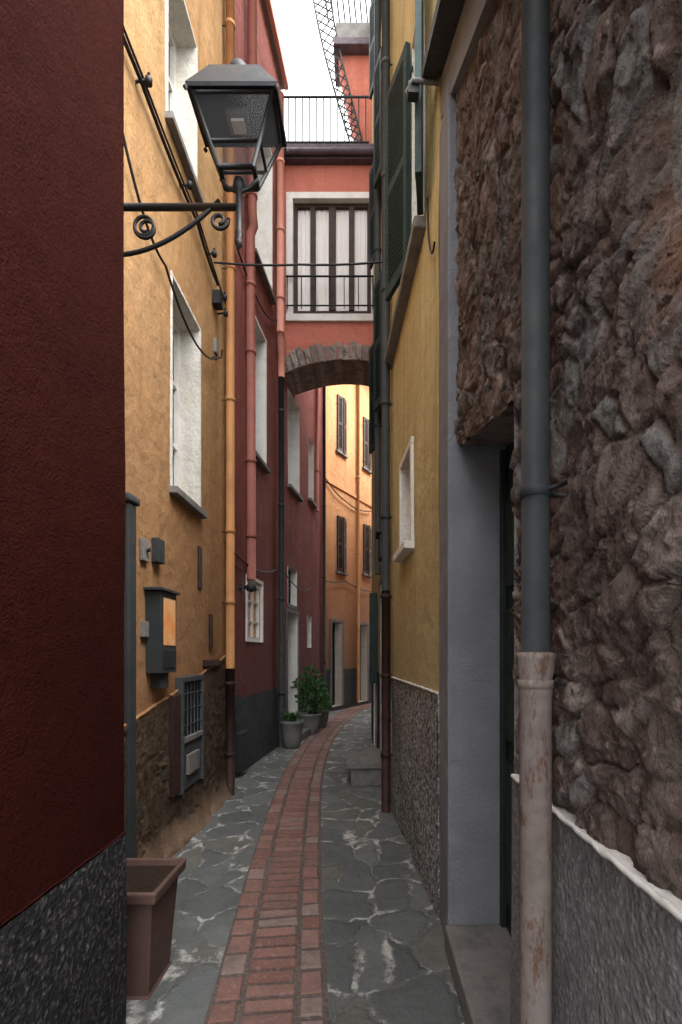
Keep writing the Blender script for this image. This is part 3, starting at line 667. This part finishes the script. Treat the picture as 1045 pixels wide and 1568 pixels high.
mb.face([(.43,-.6,1.0),(.43,.12,1.0),(.43,.12,3.5),(.43,-.6,3.5)],'grey')
mb.obj('inner_wall',h)
wg=Wall((.425,-.6),(.425,1.42),False)
facade(wg,0,1.05,[],'greydado','greydado',h,name='dado',body=.2,amp=.010,step=.06)
edge([(.418,.05+i*.014,1.050) for i in range(97)],.004,.008,'white',h,8)
mb=MB(); mb.face([(.418,.05,1.052),(.418,1.41,1.052),(.47,1.41,1.056),(.47,.05,1.056)],'white'); mb.obj('dado_ledge',h)
mb=MB(); mb.box(.388,.79,2.315,2.597,0,4.12,'grey'); mb.obj('grey_pier',h,.012,3)
mb=MB(); mb.hexa([(.40,.2,ztop(.2)),(.8,.2,ztop(.2)),(.8,2.62,ztop(2.62)),(.40,2.62,ztop(2.62)),(.40,.2,ztop(.2)+.22),(.8,.2,ztop(.2)+.22),(.8,2.62,ztop(2.62)+.22),(.40,2.62,ztop(2.62)+.22)],'grey'); mb.obj('grey_band',h)
mb=MB(); f=lambda Y:ztop(Y)+.222
mb.hexa([(.30,.2,f(.2)),(.8,.2,f(.2)),(.8,2.66,f(2.66)),(.30,2.66,f(2.66)),(.30,.2,f(.2)+.06),(.8,.2,f(.2)+.06),(.8,2.66,f(2.66)+.06),(.30,2.66,f(2.66)+.06)],'gpipe')
mb.obj('eave_board',h)
mb=MB(); X0=.66; mb.box(X0,X0+.03,1.43,2.31,.12,2.5,'greendk')
for (a,b) in ((1.47,1.84),(1.9,2.27)):
    for (c,d) in ((.25,.9),(1.0,1.6),(1.7,2.1)): mb.box(X0-.015,X0+.001,a,b,c,d,'greendk')
mb.box(X0-.03,X0-.002,2.28,2.312,.12,2.35,'greendk'); mb.tube([(X0-.02,1.95,1.1),(X0-.07,1.95,1.1)],.018,'iron',10); mb.obj('door',h,.008)
mb=MB(); mb.box(.372,.66,1.44,2.313,0,.12,'stonesill'); mb.obj('doorstep',h,.01,3)
dp=E('rusty_drainpipe'); mb=MB(); px,py=.362,1.045
mb.tube([(px,py,1.38),(px,py,3.6)],.029,'gpipe',24); mb.lathe(px,py,[(.029,1.73),(.033,1.732),(.033,1.752),(.029,1.754)],'gpipe',24); mb.tube([(px,py,1.742),(.43,py+.02,1.742)],.006,'iron',6)
mb.tube([(px+.02,py-.03,1.742),(px+.045,py-.055,1.745)],.005,'iron',6)
mb.obj('upper_pipe',dp)
mb=MB(); mb.lathe(px,py,[(.033,0),(.033,1.31),(.0345,1.315),(.0345,1.35),(.038,1.36),(.0385,1.385),(.040,1.39),(.040,1.40),(.030,1.402)],'rust',28)
mb.lathe(px,py,[(.033,1.325),(.037,1.326),(.037,1.343),(.033,1.344)],'rust',24); mb.tube([(px+.02,py-.02,1.335),(.43,py,1.335)],.005,'iron',6); mb.obj('lower_pipe',dp)

# ------------------------------------------------------------------ planters & plants
mb=MB(); cx,cy=-1.0,2.10
def rg(hw,z): return [(cx-hw,cy-hw,z),(cx+hw,cy-hw,z),(cx+hw,cy+hw,z),(cx-hw,cy+hw,z)]
rs=[rg(.115,0),rg(.145,.40),rg(.168,.402),rg(.172,.45),rg(.155,.455),rg(.145,.42)]
for A,B in zip(rs,rs[1:]):
    for i in range(4): mb.face([A[i],A[(i+1)%4],B[(i+1)%4],B[i]],'terra')
mb.face(rg(.147,.425),'soil'); mb.face(rs[0],'terra'); pl=mb.obj('square_planter')
import bmesh
b=bmesh.new(); b.from_mesh(pl.data); bmesh.ops.remove_doubles(b,verts=b.verts,dist=.0005); b.to_mesh(pl.data); b.free()
bv=pl.modifiers.new('b','BEVEL'); bv.width=.014; bv.segments=3
def leaves(mb,c,rad,n,size,up=.3):
    for i in range(n):
        d=Vector((random.gauss(0,1),random.gauss(0,1),random.gauss(0,1))).normalized(); r=R(.35,1)**.6
        p=Vector(c)+Vector((d.x*rad[0],d.y*rad[1],d.z*rad[2]))*r
        a=(d+Vector((R(-.7,.7),R(-.7,.7),R(-.5,.9)+up))).normalized(); s_=a.cross(Vector((R(-1,1),R(-1,1),R(-1,1)))).normalized(); L=size*R(.6,1.3); w_=L*.33
        nn=a.cross(s_)*L*.12
        mb.face([p,p+a*L*.5+s_*w_+nn,p+a*L,p+a*L*.5-s_*w_+nn],'leaf')
def pot(name,cx,cy,r,hh):
    e=E(name); mb=MB(); mb.lathe(cx,cy,[(.001,0),(r*.62,0),(r*.72,.03),(r*.93,hh*.55),(r,hh*.86),(r*1.06,hh*.88),(r*1.06,hh),(r*.92,hh),(r*.9,hh-.04),(.001,hh-.04)],'pot',28); 
    mb.lathe(cx,cy,[(r*.88,hh-.035),(.001,hh-.03)],'soil',20); mb.obj('pot',e); return e
e=pot('potted_plant',-1.10,7.3,.165,.40); mb=MB()
for i in range(60):
    a=R(0,6.28); o_=Vector((-1.10+R(-.1,.1),7.3+R(-.1,.1),.38)); d=Vector((math.cos(a),math.sin(a),0)); L_=R(.10,.22); s_=Vector((-d.y,d.x,0))*.012
    p1=o_+d*L_*.4+Vector((0,0,L_*.7)); p2=o_+d*L_+Vector((0,0,L_*.75))
    mb.face([o_-s_,o_+s_,p1+s_,p1-s_],'leaf'); mb.face([p1-s_,p1+s_,p2],'leaf')
mb.obj('foliage',e)
e=pot('potted_shrub',-.97,8.5,.19,.36); mb=MB()
for c,r_,n in (((-.98,8.5,.62),(.22,.2,.20),330),((-.82,8.45,.78),(.16,.15,.13),150),((-1.1,8.5,.88),(.14,.15,.12),130),((-.83,8.55,.5),(.16,.14,.14),130),((-.95,8.5,1.04),(.11,.1,.09),60)): leaves(mb,c,r_,n,.085)
for i in range(9): mb.tube([(-.97,8.5,.3),(-.97+R(-.16,.16),8.5+R(-.1,.1),R(.6,1.0))],.006,'brown',5)
mb.obj('foliage',e)
e=pot('potted_plant',-.86,9.2,.17,.34); mb=MB(); leaves(mb,(-.86,9.2,.45),(.2,.16,.13),220,.07); mb.obj('foliage',e)

# ------------------------------------------------------------------ sky, sun, camera
wd_=bpy.data.worlds.new('World'); scn.world=wd_; wd_.use_nodes=True; t=wd_.node_tree
sk=t.nodes.new('ShaderNodeTexSky'); sk.sky_type='NISHITA'; sk.sun_disc=False
el,az=math.radians(58),math.radians(115)
sk.sun_elevation=el; sk.sun_rotation=az; sk.dust_density=4; sk.air_density=1
hs=t.nodes.new('ShaderNodeHueSaturation'); hs.inputs['Saturation'].default_value=.04
bg=t.nodes['Background']; t.links.new(sk.outputs[0],hs.inputs['Color']); t.links.new(hs.outputs[0],bg.inputs[0]); bg.inputs[1].default_value=1.12
sd=Vector((math.sin(az)*math.cos(el),math.cos(az)*math.cos(el),math.sin(el)))
l=bpy.data.lights.new('sun','SUN'); l.energy=.9; l.angle=math.radians(25); l.color=(1,.91,.80)
lo=bpy.data.objects.new('sun',l); scn.collection.objects.link(lo); lo.rotation_euler=sd.to_track_quat('Z','Y').to_euler()
c=bpy.data.cameras.new('camera'); co=bpy.data.objects.new('camera',c); scn.collection.objects.link(co)
co.location=(0,0,1.4); co.rotation_euler=(math.radians(90),0,0)
c.sensor_fit='VERTICAL'; c.sensor_height=36; c.sensor_width=24; c.lens=750/1568*36; c.shift_x=-38/1568; c.shift_y=216/1568
c.clip_start=.02; c.clip_end=1000; scn.camera=co
scn.view_settings.view_transform='Standard'; scn.view_settings.look='None'; scn.view_settings.exposure=0
